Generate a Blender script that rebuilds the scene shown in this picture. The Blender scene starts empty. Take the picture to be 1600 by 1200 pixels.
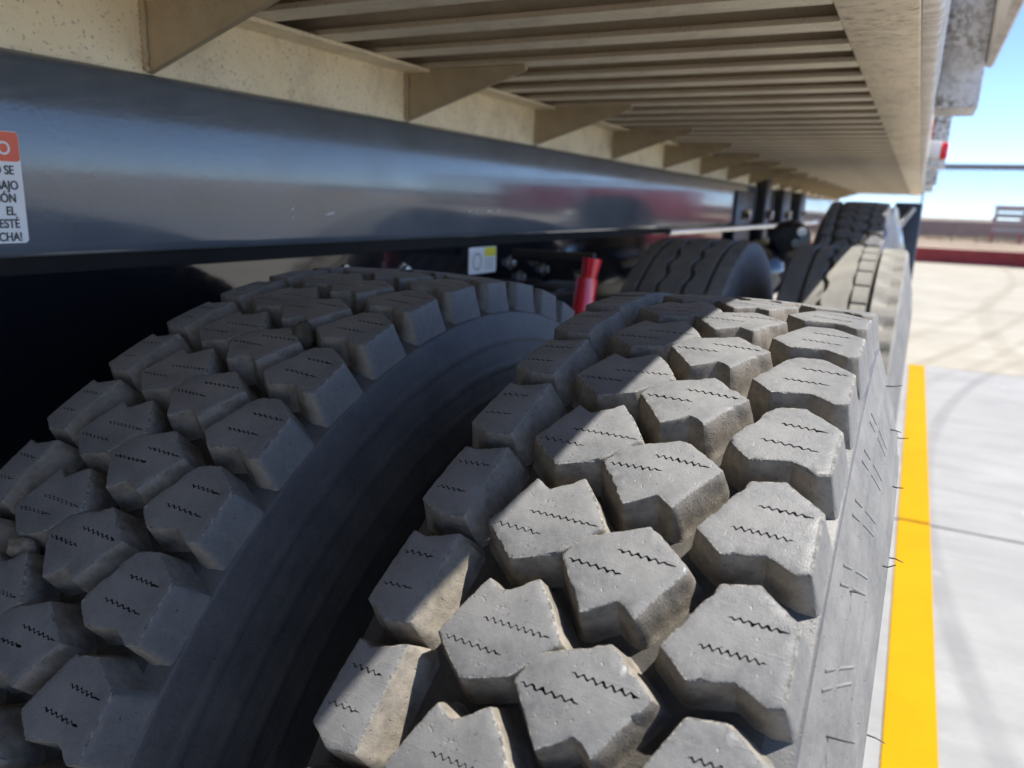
import bpy, bmesh, math, random
from mathutils import Vector, Matrix, noise
from mathutils.geometry import delaunay_2d_cdt

random.seed(7)
R = math.radians
sc = bpy.context.scene
col = sc.collection

# ------------------------------------------------------------------ camera
CAM_Z = 1.1212
psi, pit, rol = R(26.925), R(13.30), R(1.994)
Fh = Vector((-math.sin(psi), math.cos(psi), 0)); Rt = Vector((math.cos(psi), math.sin(psi), 0)); Zv = Vector((0, 0, 1))
Fw = Fh * math.cos(pit) - Zv * math.sin(pit); Up = Fh * math.sin(pit) + Zv * math.cos(pit)
R2 = Rt * math.cos(rol) + Up * math.sin(rol); U2 = -Rt * math.sin(rol) + Up * math.cos(rol)
cd = bpy.data.cameras.new('camera'); cam = bpy.data.objects.new('camera', cd); col.objects.link(cam)
m = Matrix((R2, U2, -Fw)).transposed().to_4x4(); m.translation = (0, 0, CAM_Z)
cam.matrix_world = m
cd.sensor_width = 36; cd.lens = 36 * 1202 / 1600; cd.clip_start = 0.01; cd.clip_end = 6000
cd.dof.use_dof = True; cd.dof.focus_distance = 0.47; cd.dof.aperture_fstop = 8.5
sc.camera = cam

# ------------------------------------------------------------------ sky and sun
SUN_EL, SUN_AZ = 58.3, 25.0            # azimuth measured from +X towards +Y
w = bpy.data.worlds.new('World'); sc.world = w; w.use_nodes = True
nt = w.node_tree; bg = nt.nodes['Background']
sky = nt.nodes.new('ShaderNodeTexSky'); sky.sky_type = 'NISHITA'; sky.sun_disc = False
sky.sun_elevation = R(SUN_EL); sky.sun_rotation = R(90 - SUN_AZ); sky.air_density = 0.36; sky.dust_density = 0.0; sky.ozone_density = 2.5
nt.links.new(sky.outputs[0], bg.inputs[0]); bg.inputs[1].default_value = 0.092
sd = bpy.data.lights.new('sun', 'SUN'); sd.energy = 2.65; sd.angle = R(0.53); sd.color = (1, 0.95, 0.87)
so = bpy.data.objects.new('sun', sd); col.objects.link(so)
to_sun = Vector((math.cos(R(SUN_EL)) * math.cos(R(SUN_AZ)), math.cos(R(SUN_EL)) * math.sin(R(SUN_AZ)), math.sin(R(SUN_EL))))
so.rotation_euler = to_sun.to_track_quat('Z', 'Y').to_euler(); so.location = (5, 3, 9)
vs = sc.view_settings; vs.view_transform = 'Standard'; vs.look = 'None'; vs.exposure = 2.1; vs.gamma = 1; vs.use_curve_mapping = False
sc.cycles.use_denoising = True
sc.cycles.max_bounces = 10; sc.cycles.diffuse_bounces = 7; sc.cycles.glossy_bounces = 4
sc.cycles.caustics_reflective = False; sc.cycles.caustics_refractive = False
sc.cycles.sample_clamp_indirect = 6

# ------------------------------------------------------------------ materials
def new_mat(name):
    m = bpy.data.materials.new(name); m.use_nodes = True
    return m, m.node_tree.nodes, m.node_tree.links, m.node_tree.nodes['Principled BSDF']

def noise_node(N, L, scale, detail=6, rough=.6, coord='Object', sc3=None, dist=0):
    tc = N.new('ShaderNodeTexCoord'); t = N.new('ShaderNodeTexNoise')
    t.inputs['Scale'].default_value = scale; t.inputs['Detail'].default_value = detail; t.inputs['Roughness'].default_value = rough
    t.inputs['Distortion'].default_value = dist
    src = tc.outputs[coord]
    if sc3:
        mp = N.new('ShaderNodeMapping'); mp.inputs['Scale'].default_value = sc3; L.new(src, mp.inputs[0]); src = mp.outputs[0]
    L.new(src, t.inputs['Vector'])
    return t.outputs['Fac']

def ramp(N, L, fac, stops):
    r = N.new('ShaderNodeValToRGB'); e = r.color_ramp.elements
    while len(e) < len(stops): e.new(0.5)
    for el, (p, c) in zip(e, stops):
        el.position = p; el.color = (*c, 1) if len(c) == 3 else c
    L.new(fac, r.inputs[0]); return r.outputs[0]

def mixc(N, L, fac, a, b, mode='MIX'):
    x = N.new('ShaderNodeMix'); x.data_type = 'RGBA'; x.blend_type = mode
    for s, v in ((0, fac), (6, a), (7, b)):
        if hasattr(v, 'is_output'): L.new(v, x.inputs[s])
        else: x.inputs[s].default_value = v if s == 0 else (*v, 1)
    return x.outputs[2]

def bump(N, L, fac, P, strength, dist, prev=None):
    b = N.new('ShaderNodeBump'); b.inputs['Strength'].default_value = strength; b.inputs['Distance'].default_value = dist
    L.new(fac, b.inputs['Height'])
    if prev is not None: L.new(prev, b.inputs['Normal'])
    L.new(b.outputs[0], P.inputs['Normal']); return b.outputs[0]

def g3(v): return (v, v, v)
M = {}
def simple(name, colr, rough=.5, metal=0, var=.15, scale=30, bmp=.1, coat=0, bdist=.001):
    m, N, L, P = new_mat(name)
    f = noise_node(N, L, scale)
    c = ramp(N, L, f, [(.3, tuple(x * (1 - var) for x in colr)), (.7, tuple(min(1, x * (1 + var)) for x in colr))])
    L.new(c, P.inputs['Base Color']); P.inputs['Roughness'].default_value = rough; P.inputs['Metallic'].default_value = metal
    if coat: P.inputs['Coat Weight'].default_value = coat; P.inputs['Coat Roughness'].default_value = .08
    if bmp: bump(N, L, noise_node(N, L, scale * 8), P, bmp, bdist)
    M[name] = m; return m

def rubber(name, base, dust, lo, hi, rough, sc1=22, fine=900, bs=.35, streak=None):
    m, N, L, P = new_mat(name)
    f = noise_node(N, L, sc1, 8, .65)
    c = ramp(N, L, f, [(lo, base), (hi, dust)])
    g = noise_node(N, L, 260, 4, .7)
    c2 = mixc(N, L, ramp(N, L, g, [(.35, g3(0)), (.75, g3(.35))]), c, tuple(x * 1.25 for x in dust))
    if streak:
        s = noise_node(N, L, 1, 3, .6, sc3=streak)
        c2 = mixc(N, L, ramp(N, L, s, [(.45, g3(0)), (.7, g3(.5))]), c2, tuple(x * .55 for x in base))
    pit_ = ramp(N, L, noise_node(N, L, 420, 2, .5), [(.24, g3(1)), (.3, g3(0))])
    c3 = mixc(N, L, pit_, c2, tuple(x * .5 for x in base))
    L.new(c3, P.inputs['Base Color'])
    P.inputs['Roughness'].default_value = rough; P.inputs['Specular IOR Level'].default_value = .4
    n = bump(N, L, noise_node(N, L, fine, 4, .7), P, min(1, bs), .0006)
    n = bump(N, L, noise_node(N, L, 120, 4, .6), P, bs * .6, .0012, n)
    n = bump(N, L, ramp(N, L, noise_node(N, L, 300, 2, .5), [(.27, g3(0)), (.33, g3(1))]), P, bs, .0012, n)
    bump(N, L, ramp(N, L, noise_node(N, L, 1, 3, .6, sc3=(30, 420, 200), dist=.4), [(.60, g3(0)), (.66, g3(1))]), P, bs * .5, .0008, n)
    M[name] = m; return m

rubber('tread_top', (.103, .107, .113), (.185, .186, .187), .30, .68, .40, 28)
rubber('tread_wall', (.095, .085, .070), (.245, .220, .182), .32, .68, .8, 60, 900, .5, (70, 70, 70))
def edge_wear():
    m, N, L, P = new_mat('tread_edge')
    a = noise_node(N, L, 420, 4, .75); b = noise_node(N, L, 60, 4, .6)
    c = ramp(N, L, a, [(.40, (.045, .043, .040)), (.50, (.14, .135, .125)), (.62, (.30, .285, .255))])
    c = mixc(N, L, ramp(N, L, b, [(.42, g3(.15)), (.6, g3(.9))]), (.165, .163, .158), c)
    L.new(c, P.inputs['Base Color']); P.inputs['Roughness'].default_value = .75
    bump(N, L, a, P, .9, .0015); M['tread_edge'] = m
edge_wear()
rubber('sipe_cut', (.02, .018, .016), (.04, .035, .03), .3, .7, .9)
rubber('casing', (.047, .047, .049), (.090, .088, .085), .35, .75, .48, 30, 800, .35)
rubber('groove_floor', (.028, .027, .026), (.075, .068, .058), .36, .72, .8, 50, 800, .5)
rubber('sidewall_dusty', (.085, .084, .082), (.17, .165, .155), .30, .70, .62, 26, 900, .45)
rubber('rib_tread', (.10, .099, .095), (.21, .20, .175), .3, .7, .7, 18)
simple('hair', (.012, .012, .012), .6, bmp=0)
simple('stone', (.22, .19, .15), .9, var=.4, scale=160, bmp=.8, bdist=.002)
simple('clod', (.10, .08, .055), .95, var=.45, scale=180, bmp=.9, bdist=.003)

def bed_paint(name, a, b, speck=.6, yscale=(8, 8, 8), rough=.55, spk=240, stre=None, th=.61):
    m, N, L, P = new_mat(name)
    c = ramp(N, L, noise_node(N, L, 1.6, 8, .65, sc3=yscale), [(.30, a), (.70, b)])
    s = ramp(N, L, noise_node(N, L, spk, 3, .6, sc3=stre), [(th, g3(0)), (th + .06, g3(speck))])
    c = mixc(N, L, s, c, (.16, .11, .06))
    st = ramp(N, L, noise_node(N, L, 9, 6, .75, dist=.5), [(.46, g3(0)), (.72, g3(.5))])
    c = mixc(N, L, st, c, (.30, .24, .16))
    L.new(c, P.inputs['Base Color']); P.inputs['Roughness'].default_value = rough
    bump(N, L, noise_node(N, L, 260, 4, .6), P, .3, .001)
    M[name] = m
bed_paint('bed_cream', (.84, .71, .47), (.90, .80, .58))
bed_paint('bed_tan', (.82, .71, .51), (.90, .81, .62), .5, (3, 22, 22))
bed_paint('bed_web', (.42, .34, .235), (.56, .465, .335), .5, (3, 20, 20))  # darker than the flanges: shade on upright web faces put into the colour
bed_paint('bed_gusset', (.34, .265, .165), (.46, .37, .24), .5)
bed_paint('rail_tan', (.74, .62, .43), (.86, .75, .56), .75, (10, 30, 10), .6, 130, (.6, 2.0, 1), .575)
bed_paint('rail_edge', (.46, .38, .27), (.86, .83, .78), .5, (4, 90, 20), .6, 200)

def post_paint():
    m, N, L, P = new_mat('post_silver')
    f = noise_node(N, L, 90, 5, .7); g = noise_node(N, L, 7, 4, .6)
    sp = ramp(N, L, f, [(.46, (.20, .18, .15)), (.53, (.66, .67, .69))])
    c = mixc(N, L, ramp(N, L, g, [(.36, g3(.2)), (.52, g3(1))]), (.62, .63, .66), sp)
    L.new(c, P.inputs['Base Color']); P.inputs['Roughness'].default_value = .45; P.inputs['Metallic'].default_value = .25
    bump(N, L, f, P, .3, .001); M['post_silver'] = m
post_paint()

def gloss(name, a, b, rough, peel=.08, dirt=.25, coat=1.0, peels=130):
    m, N, L, P = new_mat(name)
    f = noise_node(N, L, 5, 6, .6)
    c = ramp(N, L, f, [(.35, a), (.7, b)])
    d = ramp(N, L, noise_node(N, L, 420, 3, .7), [(.67, g3(0)), (.73, g3(dirt))])
    c = mixc(N, L, d, c, (.35, .32, .28))
    L.new(c, P.inputs['Base Color'])
    rr = ramp(N, L, noise_node(N, L, 9, 6, .7), [(.35, g3(rough * .7)), (.7, g3(rough * 1.5))])
    L.new(rr, P.inputs['Roughness'])
    P.inputs['Coat Weight'].default_value = coat; P.inputs['Coat Roughness'].default_value = rough * .5
    bump(N, L, noise_node(N, L, peels, 2, .5), P, peel, .002)
    M[name] = m
gloss('beam_paint', (.088, .105, .126), (.115, .135, .160), .15, .07, .35, .55)
gloss('frame_black', (.004, .005, .009), (.007, .008, .013), .10, .05, .12)
simple('spacer', (.006, .006, .005), .9, var=.4, scale=14)
simple('black_metal', (.012, .012, .014), .38, var=.3)
simple('dark_panel', (.035, .042, .055), .35, var=.2)
simple('chrome', (.75, .77, .8), .14, 1, var=.05, bmp=.02)
simple('zinc', (.45, .44, .42), .35, 1, var=.2)
simple('red_paint', (.80, .008, .03), .22, coat=.8, var=.1, bmp=.04)
simple('lens_red', (.75, .02, .02), .2, var=.1, bmp=0)
simple('tape_orange', (.85, .16, .06), .4, var=.1, bmp=0)
simple('white_paint', (.80, .80, .80), .4, var=.05, bmp=.02)
simple('label_white', (.80, .80, .79), .4, var=.04, scale=60, bmp=.02)
simple('label_red', (.78, .12, .045), .4, var=.05, bmp=0)
simple('label_yellow', (.85, .72, .01), .4, var=.05, bmp=0)
simple('ink', (.03, .03, .03), .5, var=.05, bmp=0)
simple('scratch', (.62, .62, .6), .4, bmp=0)
simple('red_wall', (.36, .05, .045), .75, var=.25, scale=3)
simple('red_steel', (.36, .03, .03), .5, var=.2, scale=4)
simple('container_red', (.62, .07, .09), .5, var=.15, scale=2)
simple('low_wall', (.22, .13, .12), .85, var=.25, scale=.6)
simple('grey_steel', (.16, .165, .175), .5, .3, var=.15)
simple('rack_panel', (.36, .35, .36), .7, var=.15, scale=2)
simple('glass_dark', (.02, .025, .03), .08, var=.1, bmp=0)
simple('van_yellow', (.75, .55, .05), .4, bmp=0)
simple('dirt', (.36, .28, .20), .95, var=.3, scale=.25, bmp=.4, bdist=.02)
simple('dry_grass', (.40, .31, .16), .95, var=.3, scale=3, bmp=0)

def marks(N, L, c, arcs, dark):
    """rubber marks laid on the paving as circular arcs: (cx, cy, radius, width, strength)"""
    tc = N.new('ShaderNodeTexCoord')
    for cx, cy, r, wd, st in arcs:
        d = N.new('ShaderNodeVectorMath'); d.operation = 'DISTANCE'; d.inputs[1].default_value = (cx, cy, 0)
        L.new(tc.outputs['Object'], d.inputs[0])
        s = N.new('ShaderNodeMath'); s.operation = 'SUBTRACT'; s.inputs[1].default_value = r; L.new(d.outputs['Value'], s.inputs[0])
        a = N.new('ShaderNodeMath'); a.operation = 'ABSOLUTE'; L.new(s.outputs[0], a.inputs[0])
        q = N.new('ShaderNodeMapRange'); q.inputs[1].default_value = wd; q.inputs[2].default_value = wd * .4
        q.inputs[3].default_value = 0; q.inputs[4].default_value = st; L.new(a.outputs[0], q.inputs[0])
        k = N.new('ShaderNodeMath'); k.operation = 'MULTIPLY'; L.new(q.outputs[0], k.inputs[0])
        L.new(ramp(N, L, noise_node(N, L, 1.3, 5, .7), [(.35, g3(.35)), (.65, g3(1))]), k.inputs[1])
        c = mixc(N, L, k.outputs[0], c, dark)
    return c

def paving(name, a, b, arcs, streak, dark, spots=0.0):
    m, N, L, P = new_mat(name)
    c = ramp(N, L, noise_node(N, L, 1.4, 8, .62), [(.3, a), (.7, b)])
    s = ramp(N, L, noise_node(N, L, 1, 6, .65, sc3=streak, dist=.6), [(.40, g3(.30)), (.62, g3(0))])
    c = mixc(N, L, s, c, dark)
    c = mixc(N, L, ramp(N, L, noise_node(N, L, 60, 4, .7), [(.4, g3(0)), (.8, g3(.25))]), c, tuple(x * .7 for x in a))
    if spots:
        c = mixc(N, L, ramp(N, L, noise_node(N, L, 2.6, 3, .5, sc3=(2, .8, 1)), [(.66, g3(0)), (.74, g3(spots))]), c, (.62, .62, .62))
    c = marks(N, L, c, arcs, dark)
    L.new(c, P.inputs['Base Color']); P.inputs['Roughness'].default_value = .8
    bump(N, L, noise_node(N, L, 180, 5, .6), P, .25, .003); M[name] = m
paving('slab_grey', (.215, .218, .220), (.268, .270, .271), [(10.89, 3.5, 10.72, .045, .55), (10.89, 3.5, 10.95, .05, .22), (9.6, 2.6, 9.02, .05, .25)], (1.6, 6.5, 1), (.115, .115, .12), .55)
paving('slab_cream', (.255, .240, .200), (.335, .316, .27), [(10.89, 3.5, 10.72, .05, .5), (-47.6, 21.5, 50, .07, .6), (-47.6, 21.5, 50.32, .06, .5), (-47.6, 21.5, 49.5, .10, .4), (-47.6, 21.5, 51.0, .12, .45), (30, 9, 29.2, .12, .4), (2, 24, 11, .3, .35), (1, 25, 14, .25, .3)], (.5, 1.7, 1), (.165, .14, .10))
m, N, L, P = new_mat('yellow_paint')
c = ramp(N, L, noise_node(N, L, 3, 6, .6), [(.3, (.37, .190, .001)), (.7, (.41, .222, .002))])
c = mixc(N, L, ramp(N, L, noise_node(N, L, 70, 5, .7), [(.64, g3(0)), (.76, g3(.3))]), c, (.30, .24, .10))
L.new(c, P.inputs['Base Color']); P.inputs['Roughness'].default_value = .85; P.inputs['Specular IOR Level'].default_value = .1
bump(N, L, noise_node(N, L, 160, 4, .6), P, .2, .002); M['yellow_paint'] = m

# ------------------------------------------------------------------ helpers
def link(name, me, mat=None, parent=None, loc=None, rot=None):
    o = bpy.data.objects.new(name, me); col.objects.link(o)
    if mat is not None and me is not None and not me.materials:
        me.materials.append(M[mat])
    if parent: o.parent = parent
    if loc is not None: o.location = loc
    if rot is not None: o.rotation_euler = rot
    return o
def tag(o, label=None, cat=None, group=None, kind=None):
    for k, v in (('label', label), ('category', cat), ('group', group), ('kind', kind)):
        if v: o[k] = v
    return o
def empty(name, loc=(0, 0, 0), rot=None):
    o = bpy.data.objects.new(name, None); col.objects.link(o); o.location = loc; o.empty_display_size = .1
    if rot: o.rotation_euler = rot
    return o
def mesh_from(bm, name, smooth=None):
    me = bpy.data.meshes.new(name); bm.to_mesh(me); bm.free()
    if smooth is not None:
        for p in me.polygons: p.use_smooth = True
        me.set_sharp_from_angle(angle=R(smooth))
    return me
def bm_box(bm, x0, x1, y0, y1, z0, z1, bev=0, seg=2):
    r = bmesh.ops.create_cube(bm, size=1)
    bmesh.ops.scale(bm, vec=(x1 - x0, y1 - y0, z1 - z0), verts=r['verts'])
    bmesh.ops.translate(bm, vec=((x0 + x1) / 2, (y0 + y1) / 2, (z0 + z1) / 2), verts=r['verts'])
    if bev:
        es = list({e for v in r['verts'] for e in v.link_edges})
        bmesh.ops.bevel(bm, geom=es, offset=bev, segments=seg, affect='EDGES', profile=.5)
def box(name, b, mat, parent=None, bev=0, seg=2, loc=None, rot=None):
    bm = bmesh.new(); bm_box(bm, *b, bev, seg)
    return link(name, mesh_from(bm, name, 40 if bev else None), mat, parent, loc, rot)
def bm_prism(bm, pts, axis, a0, a1):
    """polygon pts (2-D) extruded along axis from a0 to a1; axis 'y' takes (x,z), 'x' takes (y,z), 'z' takes (x,y)"""
    def P(p, a): return {'y': (p[0], a, p[1]), 'x': (a, p[0], p[1]), 'z': (p[0], p[1], a)}[axis]
    A = [bm.verts.new(P(p, a0)) for p in pts]; B = [bm.verts.new(P(p, a1)) for p in pts]
    n = len(pts)
    bm.faces.new(A); bm.faces.new(B[::-1])
    for i in range(n): bm.faces.new((A[i], B[i], B[(i + 1) % n], A[(i + 1) % n]))
    bmesh.ops.recalc_face_normals(bm, faces=bm.faces)
def prism(name, pts, axis, a0, a1, mat, parent=None, bev=0, smooth=None, seg=2):
    bm = bmesh.new(); bm_prism(bm, pts, axis, a0, a1)
    if bev: bmesh.ops.bevel(bm, geom=bm.edges[:], offset=bev, segments=seg, affect='EDGES')
    return link(name, mesh_from(bm, name, smooth if smooth else (40 if bev else None)), mat, parent)
def bm_tube(bm, pts, rads, seg=12, cap=True):
    rings = []
    for i, p in enumerate(pts):
        p = Vector(p); a = Vector(pts[max(i - 1, 0)]); b = Vector(pts[min(i + 1, len(pts) - 1)])
        t = (b - a).normalized(); u = t.orthogonal().normalized() if i == 0 else (u0 - t * u0.dot(t)).normalized()
        u0 = u; v = t.cross(u); r = rads[i] if isinstance(rads, (list, tuple)) else rads
        rings.append([bm.verts.new(p + (u * math.cos(k * 2 * math.pi / seg) + v * math.sin(k * 2 * math.pi / seg)) * r) for k in range(seg)])
    for A, B in zip(rings, rings[1:]):
        for k in range(seg): bm.faces.new((A[k], A[(k + 1) % seg], B[(k + 1) % seg], B[k]))
    if cap: bm.faces.new(rings[0][::-1]); bm.faces.new(rings[-1])
def tube(name, pts, rads, mat, parent=None, seg=14, smooth=40):
    bm = bmesh.new(); bm_tube(bm, pts, rads, seg)
    return link(name, mesh_from(bm, name, smooth), mat, parent)
def lathe_x(name, prof, seg, closed=True, fx=None):
    """profile (x, r) swept round the X axis"""
    bm = bmesh.new(); rings = []
    for k in range(seg):
        a = 2 * math.pi * k / seg; ring = []
        for i, (x, r) in enumerate(prof):
            if fx: x, r = fx(i, x, r, a, k)
            ring.append(bm.verts.new((x, r * math.sin(a), r * math.cos(a))))
        rings.append(ring)
    n = len(prof)
    for k in range(seg):
        A, B = rings[k], rings[(k + 1) % seg]
        for i in range(n if closed else n - 1):
            j = (i + 1) % n
            bm.faces.new((A[i], B[i], B[j], A[j]))
    bmesh.ops.recalc_face_normals(bm, faces=bm.faces)
    return bm

# ------------------------------------------------------------------ setting: ground
G = -CAM_Z
bm = bmesh.new(); bmesh.ops.create_grid(bm, x_segments=2, y_segments=2, size=3000)
ground = tag(link('ground', mesh_from(bm, 'ground'), 'dirt', None, (0, 0, -.20)), kind='structure')
pave = tag(box('pavement', (-14, 40, -12, 22.6, -.19, -.03), 'slab_cream'), kind='structure')
# concrete slabs with open joints
ys = [-6.1, -1.5, 3.11, 6.64]; xs = [-8.6, -4.1, .4 - .12, 4.9, 9.4, 13.9]
xs = [-8.6, -3.9, 7.2, 14.5]
for j in range(3):
    for i in range(3):
        b = bmesh.new(); bm_box(b, xs[i] + .006, xs[i + 1] - .006, ys[j] + .007, ys[j + 1] - .007, -.028, .0, .004, 1)
        link('concrete_slab', mesh_from(b, 'concrete_slab', 40), 'slab_grey', pave)
yy = [6.64, 11.2, 16.8, 22.5]
for j in range(3):
    for i in range(3):
        b = bmesh.new(); bm_box(b, xs[i] + .006, xs[i + 1] - .006, yy[j] + .007, yy[j + 1] - .007, -.028, .0, .004, 1)
        link('concrete_slab', mesh_from(b, 'concrete_slab', 40), 'slab_cream', pave)
for y0, y1 in ((-4, 3.102), (3.118, 6.62)):
    n = 60; b = bmesh.new(); ls = []
    for k in range(n + 1):
        y = y0 + (y1 - y0) * k / n
        l = .083 + .0015 * noise.noise((y * 6, 1, 0)); r_ = .191 + .0015 * noise.noise((y * 6, 5, 0))
        ls.append((b.verts.new((l, y, .004)), b.verts.new((r_, y, .004))))
    for A, B in zip(ls, ls[1:]): b.faces.new((A[0], A[1], B[1], B[0]))
    tag(link('yellow_line', mesh_from(b, 'yellow_line'), 'yellow_paint', pave), 'yellow painted parking line on the concrete')

# ------------------------------------------------------------------ the dump truck
truck = empty('dump_truck', (0, 0, 0))
tag(truck, 'dump truck seen along its underside, with dual knobby tires below a cream ribbed bed', 'truck')
H = CAM_Z                                    # heights below are given relative to the lens, as measured

# --- tread pattern (millimetres; x across the tread, s round it)
PITCH_N = 52; R_T = .525; PITCH = 2 * math.pi / PITCH_N
ROWS = {
 'shoulder': dict(poly=[(68.5, 28.7), (85.5, 32.7), (106, 18.5), (105.5, -19), (99, -21.5), (85, -15), (64, -20), (50, -8.5)], sipes=[(66, 97, -2.5), (74, 101, 14)]),
 'right': dict(poly=[(-9, 21.2), (-3, 35.1), (29.8, 49.4), (54, 31), (36, -.4), (26.2, 5.4), (11, -4.5)], sipes=[(-5.5, 27.5, 20.5), (16, 50, 32)]),
 'left': dict(poly=[(-40.3, 1.5), (-30.5, -4.2), (-14.2, 7), (-4, -3.4), (7.1, -21.4), (-11.5, -42.7), (-33.7, -51), (-55.5, -32.4)], sipes=[(-52, -19.5, -32.5), (-34, 3, -20)]),
 'inner': dict(poly=[(-95, 16.7), (-86.5, 14), (-67, 20.4), (-70.5, -33.3), (-86.5, -35.5), (-100.7, -27.2)], sipes=[(-97, -76, -16.5), (-94, -70.5, 3)]),
}
def ccw(p):
    a = sum(p[i][0] * p[(i + 1) % len(p)][1] - p[(i + 1) % len(p)][0] * p[i][1] for i in range(len(p)))
    return p if a > 0 else p[::-1]
def sstep(a, b, x):
    t = min(1, max(0, (x - a) / (b - a))); return t * t * (3 - 2 * t)
def inside(pt, poly):
    x, y = pt; c = False; n = len(poly)
    for i in range(n):
        x0, y0 = poly[i]; x1, y1 = poly[(i + 1) % n]
        if (y0 > y) != (y1 > y) and x < (x1 - x0) * (y - y0) / (y1 - y0) + x0: c = not c
    return c
def edge_dist(pt, poly):
    d = 1e9; P_ = Vector(pt); n = len(poly)
    for i in range(n):
        a = Vector(poly[i]); b = Vector(poly[(i + 1) % n]); ab = b - a
        t = max(0, min(1, (P_ - a).dot(ab) / ab.length_squared)); d = min(d, (P_ - a - ab * t).length)
    return d
def tread_block_mesh(name, row, seed, wear=1.0):
    rnd = random.Random(seed); spec = ROWS[row]
    poly = ccw([(x + rnd.uniform(-.5, .5), s + rnd.uniform(-.5, .5)) for x, s in spec['poly']])
    # resample with corner rounding
    pts = []; n = len(poly)
    for i in range(n):
        p0 = Vector(poly[i - 1]); p = Vector(poly[i]); p1 = Vector(poly[(i + 1) % n])
        c = min(1.1, (p0 - p).length * .2, (p1 - p).length * .2)
        a = p + (p0 - p).normalized() * c; b = p + (p1 - p).normalized() * c
        pts += [a, (a + b) / 2 * .5 + p * .5, b]
        L_ = (p1 - p).length - 2 * c; k = int(L_ / 2.6)
        nxt = p1 + (p - p1).normalized() * c
        for j in range(1, k): pts.append(b.lerp(nxt, j / k))
    n = len(pts); nor = []
    for i in range(n):
        t = (pts[(i + 1) % n] - pts[i - 1]).normalized(); nor.append(Vector((t.y, -t.x)))
    off = Vector((rnd.uniform(0, 99), rnd.uniform(0, 99), seed))
    pts = [p + nr * ((noise.noise(Vector((p.x * .35, p.y * .35, 0)) + off)) * .35 * wear + noise.noise(Vector((p.x * 1.3, p.y * 1.3, 3)) + off) * .16 * wear) for p, nr in zip(pts, nor)]
    chip = [max(0, noise.noise(Vector((p.x * .16, p.y * .16, 9)) + off) - .22) * 3.2 * wear + max(0, noise.noise(Vector((p.x * .9, p.y * .9, 4)) + off) - .25) * .9 * wear for p in pts]
    def place(x, s, dep):
        sg = 1 if row == 'shoulder' else -1
        r = R_T - .004 * (x / 105) ** 2 - dep / 1000
        a = s / 525
        return (x / 1000, r * math.sin(a), r * math.cos(a))
    bm = bmesh.new()
    def undul(x, s):
        return .22 * noise.noise(Vector((x * .05, s * .05, 1)) + off) + .07 * noise.noise(Vector((x * .3, s * .3, 2)) + off)
    # top: constrained triangulation with the sipes cut in
    inset = [p - nr * (1.15 + .5 * ch) for p, nr, ch in zip(pts, nor, chip)]
    V = [Vector((p.x, p.y)) for p in inset]; F = [list(range(n))]
    outl = [(p.x, p.y) for p in inset]; sip = []
    for x0, x1, s0 in spec['sipes']:
        x0 += rnd.uniform(-2.5, 3.5); x1 += rnd.uniform(-4, 2.5); s0 += rnd.uniform(-.9, .9); tilt = rnd.uniform(-.05, .05)
        wl = rnd.uniform(3.8, 4.9); cl = []; x = x0; k = 0
        tail = rnd.uniform(3, 8); amp = rnd.uniform(.75, 1.1)
        while x <= x1:
            env = sstep(x0, x0 + 2.5, x) * (1 - sstep(x1 - tail, x1 - tail * .5, x))
            cl.append((x, s0 + tilt * (x - x0) + env * amp * math.sin(k * math.pi / 3) * rnd.uniform(.8, 1.15)))
            x += wl / 6 * rnd.uniform(.9, 1.1); k += 1
        cl = [c for c in cl if inside(c, outl) and edge_dist(c, outl) > 1.2]
        if len(cl) < 8: continue
        m_ = len(cl); wd = [(.36 + .55 * max(0, noise.noise(Vector((c[0] * .35, c[1], 7)) + off))) * wear * min(1, .25 + min(i, m_ - 1 - i) / 4) for i, c in enumerate(cl)]
        top_ = [(c[0] + .25 * q, c[1] + q) for c, q in zip(cl, wd)]; bot_ = [(c[0] - .25 * q, c[1] - q) for c, q in zip(cl, wd)]
        ring = bot_ + top_[::-1]
        F.append(list(range(len(V), len(V) + len(ring)))); V += [Vector(p) for p in ring]; sip.append((cl[0][0], cl[-1][0], s0))
    xs_ = [p[0] for p in outl]; ss_ = [p[1] for p in outl]
    gx = min(xs_) + 3
    while gx < max(xs_):
        gy = min(ss_) + 3
        while gy < max(ss_):
            q = (gx + rnd.uniform(-1, 1), gy + rnd.uniform(-1, 1))
            if inside(q, outl) and edge_dist(q, outl) > 2.2 and all(not (a - 2 < q[0] < b + 2 and abs(q[1] - s_) < 2.4) for a, b, s_ in sip):
                V.append(Vector(q))
            gy += 5
        gx += 5
    vo, eo, fo, ov, oe, of = delaunay_2d_cdt(V, [], F, 1, 1e-4)
    tv = [bm.verts.new(place(p.x, p.y, undul(p.x, p.y))) for p in vo]
    dv = {}
    edges_s = {}
    for f, src in zip(fo, of):
        cut = any(q > 0 for q in src)
        if cut:
            vs_ = []
            for i in f:
                if i not in dv: dv[i] = bm.verts.new(place(vo[i].x, vo[i].y, 4.5))
                vs_.append(dv[i])
            fc = bm.faces.new(vs_); fc.material_index = 2
            for i in range(3):
                e = (f[i], f[(i + 1) % 3]); edges_s[e] = 1
        else:
            bm.faces.new([tv[i] for i in f])
    for (a, b) in edges_s:
        if (b, a) not in edges_s:
            fc = bm.faces.new((tv[a], tv[b], dv[b], dv[a])); fc.material_index = 2
    # boundary ring of the top, in order
    idx = {}
    for new, olds in enumerate(ov):
        for o_ in olds: idx[o_] = new
    ring0 = [tv[idx[i]] for i in range(n)]
    prof = [(-.35, .22), (0, .8), (.6, 4), (2.1, 11), (3.3, 17.5), (4.2, 21.5), (6.0, 24.0)]
    prev = ring0
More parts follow.
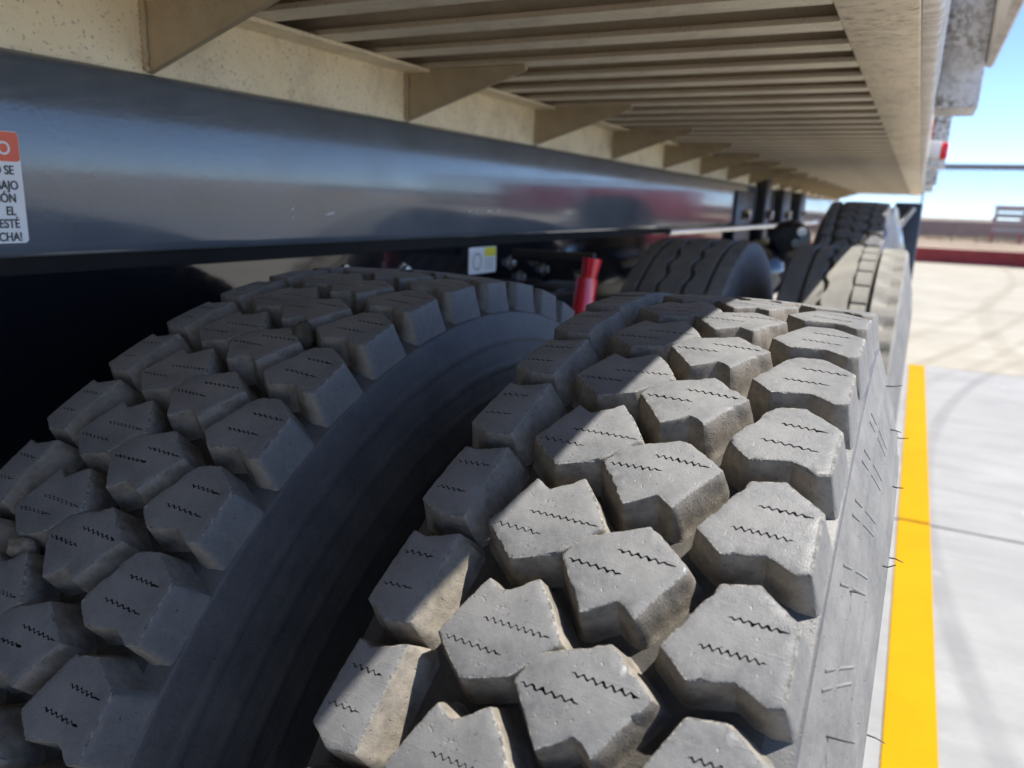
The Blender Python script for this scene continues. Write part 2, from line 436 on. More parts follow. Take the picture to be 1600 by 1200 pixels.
    for pi_, (of_, dp) in enumerate(prof):
        cur = []
        for i in range(n):
            p, nr = pts[i], nor[i]; ch = chip[i]
            wsh = sstep(97, 105, p.x) if row == 'shoulder' else (sstep(92, 99.5, -p.x) if row == 'inner' else 0)
            oo = of_ - (ch * .8 if pi_ == 0 else ch * .45 if pi_ == 1 else ch * .2 if pi_ == 2 else 0); dd = dp + (ch * .5 if pi_ == 0 else ch if pi_ == 1 else ch * .7 if pi_ == 2 else 0)
            if row == 'inner' and pi_ > 1 and nr.x > .3: oo += 4.0 * nr.x * min(1, dp / 16.5)
            x = p.x + nr.x * oo; s = p.y + nr.y * oo
            if wsh > 0:
                sg = 1 if row == 'shoulder' else -1
                x2 = p.x + sg * (.2 if pi_ == 0 else .6 if pi_ == 1 else 6.6 * (dd / 24.0)); d2 = dd if pi_ < 2 else dd * 1.42
                x = x * (1 - wsh) + x2 * wsh; dd = dd * (1 - wsh) + d2 * wsh
                s = s * (1 - wsh) + (p.y + (1 if p.y > 0 else -1) * max(0, abs(nr.y) * oo * 1.2)) * wsh if pi_ > 1 else s
            cur.append(bm.verts.new(place(x, s, dd)))
        for i in range(n):
            j = (i + 1) % n
            fc = bm.faces.new((prev[i], cur[i], cur[j], prev[j]))
            if pi_ >= 2:
                outer = (row == 'shoulder' and pts[i].x > 103) or (row == 'inner' and pts[i].x < -98)
                fc.material_index = 3 if outer else 1
            else: fc.material_index = 4
        prev = cur
    bmesh.ops.recalc_face_normals(bm, faces=bm.faces)
    me = mesh_from(bm, name, 38)
    for k in ('tread_top', 'tread_wall', 'sipe_cut', 'sidewall_dusty', 'tread_edge'): me.materials.append(M[k])
    return me
VAR = 6
block_meshes = {r: [tread_block_mesh('tread_block', r, 11 * i + 3 + 100 * k, 1.35 if r in ('shoulder', 'right') else 1.0) for i in range(VAR)] for k, r in enumerate(ROWS)}

def casing_profile(floor=.5020):
    half = [(0, floor), (.05, floor - .0008), (.088, floor - .002), (.098, .4985), (.1065, .4945), (.1102, .4930), (.1118, .4924), (.1126, .4910)]
    for k in range(1, 40):
        r = .4910 - .116 * k / 39; u = (.491 - r) / .116
        x = .1124 + .0275 * math.sin(u * math.pi / 2)
        half.append((x + (.0012 if k in (8, 16, 23, 30) else 0), r))
    half += [(.1385, .345), (.1300, .320), (.1180, .300), (.1100, .288)]
    left = [(-x, r) for x, r in half[1:]][::-1]
    return left + half
def hero_tire(loc, s_off, wear_seed, vis):
    bm = lathe_x('tire', casing_profile(), 200, closed=False)
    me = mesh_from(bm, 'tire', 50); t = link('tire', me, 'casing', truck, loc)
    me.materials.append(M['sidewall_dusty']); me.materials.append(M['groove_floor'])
    rnd = random.Random(wear_seed)
    rest = bmesh.new()
    for k in range(PITCH_N):
        phi = (-349.3 + s_off) / 525 + (k - 12) * PITCH
        phi = (phi + math.pi) % (2 * math.pi) - math.pi
        for row in ROWS:
            me_b = rnd.choice(block_meshes[row])
            if vis[0] < phi < vis[1]:
                link('tread_block', me_b, None, t, None, (-phi, 0, 0))
            else:
                n0 = len(rest.verts); tmp = bmesh.new()
                # plain blocks on the far side of the tire
                rr = ROWS[row]['poly']; A = []; B = []
                for x, s in ccw(rr):
                    for lst, dp in ((A, .001), (B, .021)):
                        r_ = R_T - .004 * (x / 105) ** 2 - dp; a = s / 525 + phi
                        lst.append(rest.verts.new((x / 1000, r_ * math.sin(a), r_ * math.cos(a))))
                rest.faces.new(A)
                for i in range(len(A)):
                    j = (i + 1) % len(A); rest.faces.new((A[i], B[i], B[j], A[j]))
                tmp.free()
    bmesh.ops.recalc_face_normals(rest, faces=rest.faces)
    tag(link('lower_tread', mesh_from(rest, 'lower_tread'), 'tread_top', t), kind='stuff')
    return t
def rim(parent, loc, depth=.0):
    prof = [(-.115, .292), (.112, .292), (.118, .300), (.112, .283), (.095, .262), (.03 + depth, .235), (.02 + depth, .11), (.045 + depth, .10), (.045 + depth, 0.002), (-.115, .002)]
    bm = lathe_x('wheel_rim', prof, 64); o = link('wheel_rim', mesh_from(bm, 'wheel_rim', 35), 'zinc', parent, loc); return o
Y1, XO, XI, ZT = .635, -.127, -.4605, H - .0712 - R_T
t_out = hero_tire((XO, Y1, ZT), 0, 5, (-1.75, .75))
t_in = hero_tire((XI, Y1, ZT), -8, 8, (-1.75, .75))
tag(t_out, 'outer dual tire, half sunlit and dusty'); tag(t_in, 'inner dual tire in the shade of the bed')
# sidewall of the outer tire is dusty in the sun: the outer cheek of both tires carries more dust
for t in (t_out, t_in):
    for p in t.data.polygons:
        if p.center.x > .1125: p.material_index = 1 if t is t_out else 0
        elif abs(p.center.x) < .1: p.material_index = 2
for t, dp in ((t_out, -.08), (t_in, .06)): rim(truck, t.location, dp)
def cheek(r):
    u = (.491 - r) / .116; return .1124 + .0275 * math.sin(u * math.pi / 2)
# rubber hairs on the outer cheek
rnd = random.Random(4)
hair_me = None
for k in range(15):
    phi = -1.35 + 1.6 * (k + rnd.uniform(-.4, .4)) / 15
    x, r_ = rnd.choice([(.1195, .468), (.1255, .4448), (.1305, .4225), (.1385, .392), (.1395, .380)])
    x = cheek(r_) - .001; ln = rnd.uniform(.009, .015); b = bmesh.new()
    t_ = rnd.uniform(-.5, .5)
    bm_tube(b, [(x - .001, 0, r_), (x + ln * .5, .0015 * t_, r_ + .001 * rnd.uniform(-1, 1)), (x + ln * .92, .006 * t_, r_ + .002 * rnd.uniform(-1, 1))], [.00055, .00045, .0003], 5)
    link('rubber_hair', mesh_from(b, 'rubber_hair', 60), 'hair', t_out, None, (-phi, 0, 0))

# moulded slanting ribs on the outer cheek
b = bmesh.new()
A = []
for k in range(7):
    r_ = .480 - .040 * k / 6; a = -.028 + .056 * k / 6; x = cheek(r_)
    A.append([b.verts.new((x + dx, r_ * math.sin(a + da), r_ * math.cos(a + da))) for dx, da in ((-.0004, -.0030), (.0004, -.0014), (.0004, .0014), (-.0004, .0030))])
for P_, Q_ in zip(A, A[1:]):
    for i in range(3): b.faces.new((P_[i], Q_[i], Q_[i + 1], P_[i + 1]))
bmesh.ops.recalc_face_normals(b, faces=b.faces)
mr = mesh_from(b, 'moulded_rib', 60); mr.materials.append(M['sidewall_dusty'])
for k, ph in enumerate((-.50, -.475, -.40, -.375, -.30, -.275, -.20, -.175, -.62, -.60)):
    link('moulded_rib', mr, None, t_out, None, (-ph, 0, 0))

# --- second axle: ribbed tires
def rib_tire(loc, kind, seed=0):
    seg = 312
    base = [(0, 0)]
    # across the tread: (x, depth, zigzag amplitude)
    if kind == 'lug':
        tr = [(-.110, 0, 0), (-.074, 0, 0), (-.071, .012, 0), (-.066, .012, 0), (-.063, 0, 0), (-.036, 0, 1), (-.033, .013, 1), (-.027, .013, 1), (-.024, 0, 1),
              (.022, 0, .4), (.024, .012, .4), (.058, .012, .2), (.059, .013, 0), (.063, .013, 0), (.065, 0, 0), (.090, 0, 0), (.094, 0, 0), (.110, 0, 0)]
    else:
        tr = [(-.110, 0, 0), (-.080, 0, 0), (-.077, .012, 0), (-.072, .012, 0), (-.069, 0, 0), (-.034, 0, 1), (-.031, .013, 1), (-.025, .013, 1), (-.022, 0, 1),
              (.022, 0, 1), (.025, .013, 1), (.031, .013, 1), (.034, 0, 1), (.069, 0, 0), (.072, .012, 0), (.077, .012, 0), (.080, 0, 0), (.110, 0, 0)]
    side = [(.1155, .512), (.119, .490), (.126, .462), (.134, .425), (.139, .385), (.136, .345), (.122, .305), (.110, .288)]
    prof = [(-x, r) for x, r in side[::-1]] + [(x, R_T - .004 * (x / .105) ** 2 - d) for x, d, z in tr] + side
    n0 = len(side)
    def fx(i, x, r, a, k):
        j = i - n0
        if 0 <= j < len(tr):
            z = tr[j][2]
            if z: x += z * .004 * (1 if (k // 4) % 2 else -1) * (1 if k % 4 else .4)
            if kind == 'lug' and j == 15 and k % 6 in (0, 1): r -= .008
            if kind == 'lug' and j == 16 and k % 6 in (0, 1): r -= .008
            if kind != 'lug' and j in (0, 17) and k % 4 == 0: r -= .004
        return x, r
    bm = lathe_x('tire', prof, seg, False, fx)
    me = mesh_from(bm, 'tire', 35); t = link('tire', me, 'rib_tread', truck, loc); me.materials.append(M['sidewall_dusty'])
    for p in me.polygons:
        if abs(p.center.x) > .117: p.material_index = 1
    if kind == 'lug':
        b = bmesh.new(); w_ = 2 * math.pi / 56
        def pp(x, a, d): 
            r_ = R_T - .004 * (x / .105) ** 2 - d; return (x, r_ * math.sin(a), r_ * math.cos(a))
        n = 4; top = []
        for k in range(n + 1):
            a = -w_ * .44 + w_ * .88 * k / n; top.append([b.verts.new(pp(x, a, d)) for x, d in ((.0265, .014), (.0275, .0025 if k in (0, n) else .0005), (.0555, .0025 if k in (0, n) else .0005), (.0565, .014))])
        for A, B in zip(top, top[1:]):
            for i in range(3): b.faces.new((A[i], B[i], B[i + 1], A[i + 1]))
        b.faces.new(top[0]); b.faces.new(top[-1][::-1])
        bmesh.ops.recalc_face_normals(b, faces=b.faces)
        lm = mesh_from(b, 'tread_block', 30); lm.materials.append(M['rib_tread'])
        for k in range(56):
            ph = k * w_; ph = (ph + math.pi) % (2 * math.pi) - math.pi
            if -1.9 < ph < .8: link('tread_block', lm, None, t, None, (-ph, 0, 0))
    return t
Y2 = 1.955
t3 = rib_tire((XO + .002, Y2, ZT), 'lug'); t4 = rib_tire((XI + .002, Y2, ZT), 'rib')
tag(t3, 'ribbed outer tire of the next axle with a row of small lugs'); tag(t4, 'zigzag ribbed inner tire of the next axle')
for t, dp in ((t3, -.08), (t4, .06)): rim(truck, t.location, dp)
# --- raised lift axle ahead of them
t5 = hero_tire((-.215, 3.42, H + .048 - R_T), 20, 21, (-1.3, .45)); tag(t5, 'dark tire of the raised lift axle')
rim(truck, t5.location, .04)
tube('hub_cap', [(-.10, 3.42, H + .048 - R_T), (-.05, 3.42, H + .048 - R_T), (-.02, 3.42, H + .048 - R_T)], [.09, .08, .03], 'chrome', truck, 24)
for y, z in ((Y1, ZT), (Y2, ZT), (3.42, H + .048 - R_T)):
    tube('axle', [(-2.2, y, z), (-.62 if y < 3 else -.35, y, z)], .075, 'black_metal', truck, 20)

# --- chassis frame, subframe beam and spacer
def rail_profile(x, z0, z1, th=.009, fl=.09):
    return [(x, z0), (x, z1), (x - fl, z1), (x - fl, z1 - th), (x - th, z1 - th), (x - th, z0 + th), (x - fl, z0 + th), (x - fl, z0)]
fr = prism('chassis_frame', rail_profile(-.764, H - .38, H - .086), 'y', -3, 8.7, 'frame_black', truck)
prism('chassis_frame', [(-3.0 - (x) + .53, z) for x, z in rail_profile(-.764, H - .38, H - .086)], 'y', -3, 8.7, 'frame_black', truck)
bm = bmesh.new(); bm_box(bm, -.90, -.7455, -3, 8.75, H - .068, H + .1205, .012, 5)
beam = link('subframe_beam', mesh_from(bm, 'subframe_beam', 40), 'beam_paint', truck)
box('spacer_strip', (-.89, -.766, -3, 8.7, H - .0855, H - .0685), 'spacer', truck)
bm = bmesh.new(); bm_box(bm, -1.74, -1.60, -3, 8.75, H - .068, H + .1205, .014, 3)
link('subframe_beam', mesh_from(bm, 'subframe_beam', 40), 'beam_paint', truck)
# bolts and brackets on the frame
bolt_bm = lathe_x('bolt', [(0, .0), (0, .015), (.004, .015), (.004, .010), (.013, .010), (.014, .0)], 6, False); bolt_me = mesh_from(bolt_bm, 'bolt'); bolt_me.materials.append(M['zinc'])
for y, z in ((.93, -.115), (1.08, -.12), (1.47, -.125), (1.52, -.16), (1.58, -.125), (1.64, -.15), (1.72, -.12), (2.5, -.13), (2.56, -.17), (2.9, -.13), (3.0, -.2), (3.3, -.14)):
    link('bolt', bolt_me, None, fr, (-.764, y, H + z))
for i, (y0, y1, x1, z0, z1) in enumerate(((3.62, 3.98, -.735, -.42, .085), (4.15, 4.28, -.70, -.45, .175), (4.72, 5.0, -.70, -.45, .12), (5.3, 5.55, -.68, -.45, .12))):
    br = box('frame_bracket', (-.76, x1, y0, y1, H + z0, H + z1), 'black_metal', truck, .006)
    for z in (-.02, -.16):
        tube('bolt_head', [(x1, (y0 + y1) / 2, H + z), (x1 + .03, (y0 + y1) / 2, H + z)], .024, 'chrome', br, 6)
tube('air_line', [(-.735, 2.55, H - .078), (-.725, 3.4, H - .079), (-.69, 4.2, H - .075), (-.69, 6.4, H - .07)], .013, 'chrome', truck, 12)
# black cross plates, air tank and brake chamber between the axles (dark, in the shade)
box('suspension_hanger', (-.76, -.70, 1.18, 1.42, H - .55, H - .16), 'black_metal', truck, .01)
tube('air_tank', [(-.47, 2.62, H - .20), (-.47, 2.66, H - .20), (-.47, 2.70, H - .2), (-.47, 2.98, H - .2), (-.47, 3.02, H - .2)], [.05, .09, .10, .10, .06], 'frame_black', truck, 32)
tube('brake_chamber', [(-.375, 2.70, H - .09), (-.375, 2.72, H - .09), (-.375, 2.80, H - .09), (-.375, 2.83, H - .09)], [.04, .062, .062, .04], 'black_metal', truck, 28)
for p in ((-.33, 2.68, H - .062), (-.345, 2.68, H - .10), (-.36, 2.6, H - .20)):
    tube('air_fitting', [p, (p[0], p[1] + .035, p[2])], .015, 'chrome', truck, 12)
# red shock absorber between the two axles
sh = tube('shock_absorber', [(-.553, 1.33, H - .42), (-.546, 1.345, H - .235), (-.5455, 1.346, H - .232), (-.540, 1.36, H - .135)], [.023, .023, .021, .021], 'red_paint', truck, 24)
tube('upper_mount', [(-.538, 1.362, H - .138), (-.535, 1.367, H - .098)], [.014, .019], 'red_paint', sh, 20)
tube('mount_pin', [(-.70, 1.366, H - .10), (-.53, 1.366, H - .10)], .012, 'black_metal', sh, 12)

for a, b_ in ((-.70, .0), (-.68, .05)):
    tube('air_hose', [(a, 1.0 + b_, H - .30), (a + .02, 1.15 + b_, H - .21), (a + .01, 1.35 + b_, H - .185), (a + .03, 1.6 + b_, H - .20), (a + .02, 1.9 + b_, H - .30)], .009, 'black_metal', truck, 10)
box('spring_hanger', (-.757, -.66, 1.50, 1.68, H - .40, H - .175), 'black_metal', truck, .012)
# --- bed: floor, sills, cross members, gussets, side rail
ZB = H + .199
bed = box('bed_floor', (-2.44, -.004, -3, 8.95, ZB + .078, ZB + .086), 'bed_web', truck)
bm = bmesh.new(); bm_prism(bm, [(-.757, H + .119), (-.757, ZB - .006), (-.712, ZB - .006), (-.712, ZB - .001), (-.775, ZB - .001), (-.775, H + .119)], 'y', -3, 8.9)
link('bed_sill', mesh_from(bm, 'bed_sill'), 'bed_cream', bed)
bm = bmesh.new(); bm_prism(bm, [(-1.70, H + .119), (-1.70, ZB - .001), (-1.72, ZB - .001), (-1.72, H + .119)], 'y', -3, 8.9)
link('bed_sill', mesh_from(bm, 'bed_sill'), 'bed_cream', bed)
# cross member: an I section, shared mesh
bm = bmesh.new()
bm_prism(bm, [(-.022, 0), (.022, 0), (.022, .006), (.004, .008), (.004, .070), (.022, .072), (.022, .0775), (-.022, .0775), (-.022, .072), (-.004, .070), (-.004, .008), (-.022, .006)], 'x', -1.70, -.1035)
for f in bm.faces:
    f.material_index = 1 if abs(f.normal.y) > .7 else 0  # upright web faces darker, flanges lighter: their shade and light are painted in
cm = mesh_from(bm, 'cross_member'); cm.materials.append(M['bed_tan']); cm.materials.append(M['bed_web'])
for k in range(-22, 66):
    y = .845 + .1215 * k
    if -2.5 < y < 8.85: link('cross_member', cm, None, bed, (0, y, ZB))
bm = bmesh.new(); bm_prism(bm, [(-.7565, H + .1215), (-.7565, ZB - .0065), (-.712, ZB - .0065), (-.7115, ZB - .0012), (-.545, ZB - .0012), (-.545, ZB - .009)], 'y', 0, .008)
gm = mesh_from(bm, 'gusset'); gm.materials.append(M['bed_gusset'])
bm = bmesh.new(); bm_prism(bm, [(-.7565, H + .1215), (-.545, ZB - .009), (-.545, ZB - .0015), (-.548, ZB - .0015), (-.7565, H + .1245)], 'y', -.012, .020)
bm.free()
wb = bmesh.new(); rw = random.Random(2)
bm_tube(wb, [(-.7545 + .001 * rw.uniform(-1, 1), -.002, H + .1225 + .0035 * k) for k in range(21)], [.0028 + .0012 * (k % 2) + rw.uniform(0, .0008) for k in range(21)], 8)
weld = mesh_from(wb, 'weld_bead', 60); weld.materials.append(M['bed_gusset'])
for k in range(-5, 17):
    y = .600 + .4795 * k
    link('gusset', gm, None, bed, (0, y, 0)); link('weld_bead', weld, None, bed, (0, y, 0))
rl = box('side_rail', (-.1035, -.0265, -3, 8.95, ZB, ZB + .085), 'rail_tan', bed, .003)
# outer lip of the rail with its crusted lower edge
n = 1500; bm = bmesh.new(); rows = []
for k in range(n + 1):
    y = -1.5 + 10.4 * (k / n) ** 1.6
    z = ZB + .0035 + .003 * abs(noise.noise((y * 55, 2, 0))) + .0015 * noise.noise((y * 170, 4, 1))
    x1 = -.0085 + .0022 * noise.noise((y * 40, 7, 0)) + .0018 * noise.noise((y * 130, 8, 0))
    rows.append([bm.verts.new(c) for c in ((-.0255, y, ZB + .004), (-.022, y, z), (x1 - .002, y, z + .0005), (x1 + .002, y, z + .004), (-.003, y, ZB + .08), (-.0255, y, ZB + .08))])
for A, B in zip(rows, rows[1:]):
    for i in range(6):
        bm.faces.new((A[i], A[(i + 1) % 6], B[(i + 1) % 6], B[i]))
bmesh.ops.recalc_face_normals(bm, faces=bm.faces)
link('rail_lip', mesh_from(bm, 'rail_lip', 60), 'rail_edge', bed)
box('side_panel', (-.024, -.004, -3, 8.95, ZB + .0865, ZB + 1.15), 'post_silver', bed)
# side posts
for y, wdt, xo, zb in ((2.04, .17, .082, .036), (4.35, .17, .075, .03), (6.65, .17, .075, .03), (8.6, .15, .075, .03), (-.30, .17, .082, .036)):
    box('side_post', (-.003, xo, y, y + wdt, ZB + zb, ZB + 1.1), 'post_silver', bed, .004)
# longitudinal pocket rail outside the posts, and its lip
bm = bmesh.new(); bm_prism(bm, [(.083, ZB + .128), (.095, ZB + .124), (.101, ZB + .132), (.101, ZB + .30), (.083, ZB + .30)], 'y', -3, 2.09)
link('pocket_rail', mesh_from(bm, 'pocket_rail'), 'rail_edge', bed)
# marker lamp and reflective tape
box('reflective_tape', (-.0025, .0005, 2.75, 2.95, ZB + .045, ZB + .085), 'tape_orange', bed)
box('lamp_bracket', (-.002, .034, 3.18, 3.26, ZB + .005, ZB + .06), 'white_paint', bed, .003)
lp = box('marker_lamp', (.034, .058, 3.185, 3.255, ZB - .002, ZB + .055), 'lens_red', bed, .008)
# headboard far away
box('headboard', (-2.4, -.005, 8.96, 9.02, ZB + .03, ZB + 1.3), 'bed_web', bed)

# --- dark panel with polished bracket ahead of the lift axle
pnl = box('mud_guard', (-.105, .008, 3.98, 4.02, H - .60, H + .058), 'dark_panel', truck, .01)
prism('polished_bracket', [(-.135, H - .16), (-.035, H - .16), (-.065, H - .05), (-.095, H + .045), (-.118, H + .045), (-.140, H - .05)], 'y', 3.90, 3.94, 'chrome', truck, .012, 60, 4)
tube('guard_strut', [(-.085, 3.93, H - .07), (-.028, 3.95, H + .035)], .012, 'zinc', truck, 12)

# --- labels and stickers
def text_mesh(body, size, mat, parent, loc, align='RIGHT', name='lettering', shear=1.0):
    cu = bpy.data.curves.new('lettering', 'FONT'); cu.body = body; cu.size = size; cu.align_x = align; cu.align_y = 'CENTER'; cu.extrude = .0002; cu.offset = .00018
    tmp = bpy.data.objects.new('lettering_tmp', cu); col.objects.link(tmp)
    dg = bpy.context.evaluated_depsgraph_get(); me = bpy.data.meshes.new_from_object(tmp.evaluated_get(dg))
    bpy.data.objects.remove(tmp)
    for v in me.vertices: v.co.x *= shear
    me.materials.clear(); me.materials.append(M[mat])
    return link(name, me, None, parent, loc, (R(90), 0, R(90)))
def rounded_rect(y0, y1, z0, z1, r, k=5):
    p = []
    for cy, cz, a0 in ((y1 - r, z1 - r, 0), (y0 + r, z1 - r, 90), (y0 + r, z0 + r, 180), (y1 - r, z0 + r, 270)):
        for i in range(k + 1):
            a = R(a0 + 90 * i / k); p.append((cy + r * math.cos(a), cz + r * math.sin(a)))
    return p
XBM = -.7455
st = prism('warning_sticker', rounded_rect(.372, .4475, H - .053, H + .047, .004), 'x', XBM, XBM + .0006, 'label_white', truck)
tag(st, 'white safety sticker with red-orange header and black Spanish lettering')
prism('sticker_header', rounded_rect(.3725, .447, H + .0205, H + .0465, .0035), 'x', XBM + .0007, XBM + .0010, 'label_red', st)
text_mesh('PELIGRO', .0165, 'label_white', st, (XBM + .0013, .4475 - .0085, H + .0315), shear=.9)
for z, dx, tx in ((.0125, .0075, 'NO SE'), (-.0010, .0048, 'BAJO'), (-.0125, .0078, 'CAMIÓN'), (-.0240, .0095, 'EL'), (-.0355, .0072, 'ESTÉ'), (-.0475, .0060, 'MARCHA!')):
    text_mesh(tx, .0112, 'ink', st, (XBM + .0011, .4475 - dx, H + z), shear=.80)
XF = -.764
lb = prism('frame_label', rounded_rect(1.30, 1.41, H - .141, H - .089, .004), 'x', XF, XF + .0008, 'label_white', truck)
tag(lb, 'small white label with circle and yellow corner on the black frame')
prism('label_header', rounded_rect(1.362, 1.408, H - .108, H - .0905, .002), 'x', XF + .001, XF + .0013, 'label_yellow', lb)
bm = bmesh.new(); A = []; B = []
for k in range(40):
    a = 2 * math.pi * k / 40
    A.append(bm.verts.new((XF + .0012, 1.332 + .017 * math.cos(a), H - .117 + .0165 * math.sin(a)))); B.append(bm.verts.new((XF + .0012, 1.332 + .0148 * math.cos(a), H - .117 + .0143 * math.sin(a))))
for k in range(40): bm.faces.new((A[k], A[(k + 1) % 40], B[(k + 1) % 40], B[k]))
link('label_ring', mesh_from(bm, 'label_ring'), 'ink', lb)
for k in range(4): box('label_line', (XF + .001, XF + .0013, 1.364, 1.400, H - .1145 - .006 * k, H - .1135 - .006 * k), 'ink', lb)
# scratches on the beam paint
for y, z, l in ((.865, -.026, .022), (.80, -.02, .004), (.80, -.031, .004), (1.265, -.020, .010), (1.335, -.020, .016), (1.375, -.019, .012), (1.29, -.0205, .006)):
    prism('scratch', [(y, H + z), (y + l * .4, H + z - .0012), (y + l, H + z + .0018), (y + l * .9, H + z + .004), (y + l * .4, H + z + .002)], 'x', XBM + .0002, XBM + .0006, 'scratch', beam)

# ------------------------------------------------------------------ small stones caught in the inner tread
def on_tire(xc, x, s, dep):
    a = s / 525; r_ = R_T - dep
    return Vector((xc + x, Y1 + r_ * math.sin(a), ZT + r_ * math.cos(a)))
def pebble(name, p, size, mat, label, seed):
    bm = bmesh.new(); bmesh.ops.create_icosphere(bm, subdivisions=4, radius=1)
    for v in bm.verts:
        d = 1 + .28 * noise.noise(v.co * 1.4 + Vector((seed, 0, 0))) + .12 * noise.noise(v.co * 4 + Vector((0, seed, 0)))
        v.co = Vector((v.co.x * size[0], v.co.y * size[1], v.co.z * size[2])) * d
    o = link(name, mesh_from(bm, name, 60), mat, None, p, (.5, .3, .4)); tag(o, label, 'stone'); return o
pebble('pebble', on_tire(XI, -.0285, -412.5, .007), (.011, .0075, .008), 'stone', 'pale grey pebble wedged in the inner tire tread at the left edge', 3)
pebble('pebble', on_tire(XI, .0400, -182.0, .007), (.010, .013, .010), 'clod', 'dark brown clod wedged high in the inner tire tread', 9)

# ------------------------------------------------------------------ beyond the truck
# chain-link fence on a red kerb wall
YF = 22.7
fence = empty('mesh_fence', (0, YF, 0)); tag(fence, 'tall grey wire mesh fence standing on a low red wall', 'fence')
def loc_box(name, b, mat, par, bev=0):
    return box(name, b, mat, par, bev)
for x in [-9 + 3 * k for k in range(9)]:
    tube('fence_post', [(x, 0, -.02), (x, 0, 2.36)], .024, 'grey_steel', fence, 12)
tube('top_rail', [(-9.2, 0, 2.36), (15.2, 0, 2.36)], .07, 'grey_steel', fence, 12)
bm = bmesh.new()
def wire(a, b, t=.0075):
    a = Vector(a); b = Vector(b); u = Vector((0, 1, 0)) * t; d = (b - a).normalized(); v = d.cross(Vector((0, 1, 0))) * t
    q = [[bm.verts.new(p + s1) for s1 in (u, v, -u, -v)] for p in (a, b)]
    for i in range(4): bm.faces.new((q[0][i], q[0][(i + 1) % 4], q[1][(i + 1) % 4], q[1][i]))
x = -9.0
while x < 15: wire((x, .03, .25), (x, .03, 2.34)); x += .048
z = .25
while z < 2.34: wire((-9, .035, z), (15, .035, z), .008); z += .075
tag(link('wire_mesh', mesh_from(bm, 'wire_mesh'), 'grey_steel', fence), kind='stuff')
wl = box('red_wall', (-9.3, 15.3, YF - .10, YF + .10, -.19, .34), 'red_wall', None, .01); tag(wl, 'low dark red kerb wall under the mesh fence', 'wall')
bl = empty('red_post', (2.62, 22.1, 0)); tag(bl, 'red steel guard post at the right edge before the fence', 'post')
tube('post_shaft', [(0, 0, 0), (0, 0, .92), (0, 0, .96), (0, 0, .985)], [.075, .075, .055, .01], 'red_steel', bl, 24)
tube('base_plate', [(0, 0, 0), (0, 0, .02)], .13, 'grey_steel', bl, 24)
# low wall and dry strip far behind
lw = empty('far_wall', (0, 62, -.20)); tag(lw, 'long low red-brown block wall far beyond the fence', 'wall')
box('wall_face', (-40, 60, 0, .3, 0, 1.02), 'low_wall', lw); box('wall_cap', (-40.1, 60.1, -.05, .35, 1.02, 1.1), 'rack_panel', lw)
for k in range(22): box('pilaster', (-39 + 4.6 * k, -38.6 + 4.6 * k, -.12, 0, 0, 1.02), 'low_wall', lw)
bm = bmesh.new(); rg = random.Random(3)
for k in range(5000):
    x = rg.uniform(-20, 35); y = rg.uniform(50, 60); h = rg.uniform(.08, .35); a = rg.uniform(0, 6.28); wd = .03
    v = [bm.verts.new((x - wd * math.cos(a), y - wd * math.sin(a), -.2)), bm.verts.new((x + wd * math.cos(a), y + wd * math.sin(a), -.2)), bm.verts.new((x + rg.uniform(-.1, .1), y, -.2 + h))]
    bm.faces.new(v)
tag(link('dry_grass', mesh_from(bm, 'dry_grass'), 'dry_grass'), 'dry yellow grass in front of the far wall', 'grass', kind='stuff')
# red steel rack with grey slatted panel
rk = empty('steel_rack', (3.75, 51, -.20)); tag(rk, 'red steel rack with grey slatted panels beyond the fence', 'rack')
for x in (0, 1.35, 2.7, 4.05):
    box('upright', (x - .06, x + .06, -.06, .06, 0, 1.98), 'red_steel', rk); box('upright', (x - .05, x + .05, 1.1, 1.2, 0, 1.4), 'red_steel', rk)
    box('brace', (x - .03, x + .03, .06, 1.15, .55, .62), 'red_steel', rk)
for z in (.62, 1.0, 1.38, 1.76): box('panel_board', (-.1, 4.2, -.10, -.065, z, z + .26), 'rack_panel', rk)
for z in (.52, 1.92): box('rack_rail', (-.1, 4.2, -.11, -.05, z, z + .08), 'red_steel', rk)
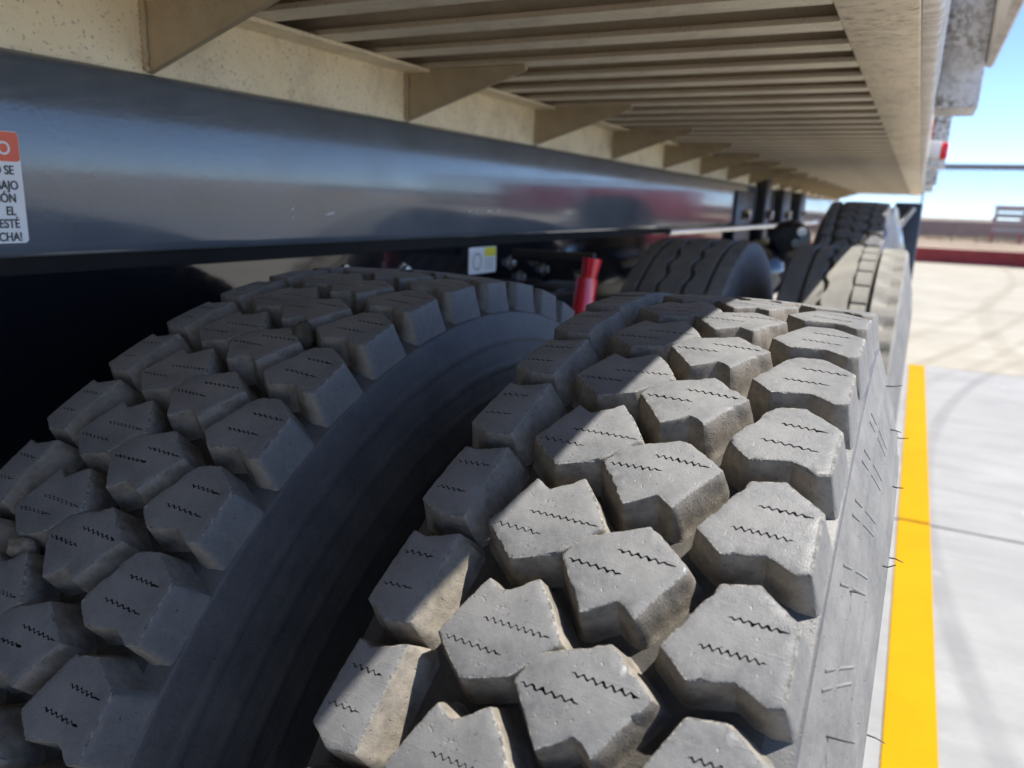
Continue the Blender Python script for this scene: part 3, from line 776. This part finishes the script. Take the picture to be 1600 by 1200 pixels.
# red container parked to the right (its reflection shows in the beam paint)
ct = empty('red_container', (3.6, 19.0, 0)); tag(ct, 'red corrugated container seen only as a pink reflection in the beam', 'container')
pts = []
for k in range(24):
    x = k * .25; pts += [(x, 0), (x + .08, 0), (x + .12, .04), (x + .21, .04)]
pts += [(6, 0), (6, 2.2), (0, 2.2)]
prism('container_wall', pts, 'z', .35, 1.75, 'container_red', ct)
for x in (-.05, 5.95): box('corner_post', (x, x + .1, -.06, .04, .2, 1.85), 'red_steel', ct)
box('floor_rail', (-.05, 6.05, -.05, .03, .2, .35), 'red_steel', ct)
box('roof_rail', (-.05, 6.05, -.05, 2.25, 1.75, 1.85), 'red_steel', ct)
for x in (.3, 5.5): box('skid', (x, x + .2, 0, 2.2, 0, .2), 'red_steel', ct)
# white van in front of the truck
van = empty('parked_van', (-2.9, 18.0, 0)); tag(van, 'white van with a yellow stripe parked ahead, glimpsed under the bed', 'van')
prof = [(0, .35), (0, 1.0), (.25, 1.12), (.9, 1.22), (1.55, 1.95), (1.9, 2.1), (4.7, 2.1), (4.9, 1.9), (4.9, .35)]
prism('body', prof, 'x', -.9, .9, 'white_paint', van, .05, 40, 3)
prism('windshield', [(.98, 1.27), (1.5, 1.85), (1.49, 1.87), (.96, 1.28)], 'x', -.75, .75, 'glass_dark', van)
prism('side_stripe', [(.3, .86), (4.8, .86), (4.8, 1.0), (.3, 1.0)], 'x', .9, .906, 'van_yellow', van)
box('hood_stripe', (-.6, .6, -.012, -.002, .78, .92), 'van_yellow', van)
box('bumper', (-.85, .85, -.08, .02, .32, .5), 'black_metal', van, .03)
for x in (-.7, .7): box('headlight', (x - .13, x + .13, -.02, .05, .66, .80), 'chrome', van, .02)
for x in (-.82, .82):
    for y in (.95, 3.9):
        b = lathe_x('wheel', [(-.1, .0), (-.1, .20), (-.1, .33), (-.06, .36), (.06, .36), (.1, .33), (.1, .2), (.08, 0)], 32, False)
        link('wheel', mesh_from(b, 'wheel', 40), 'casing', van, (x, y, .36))
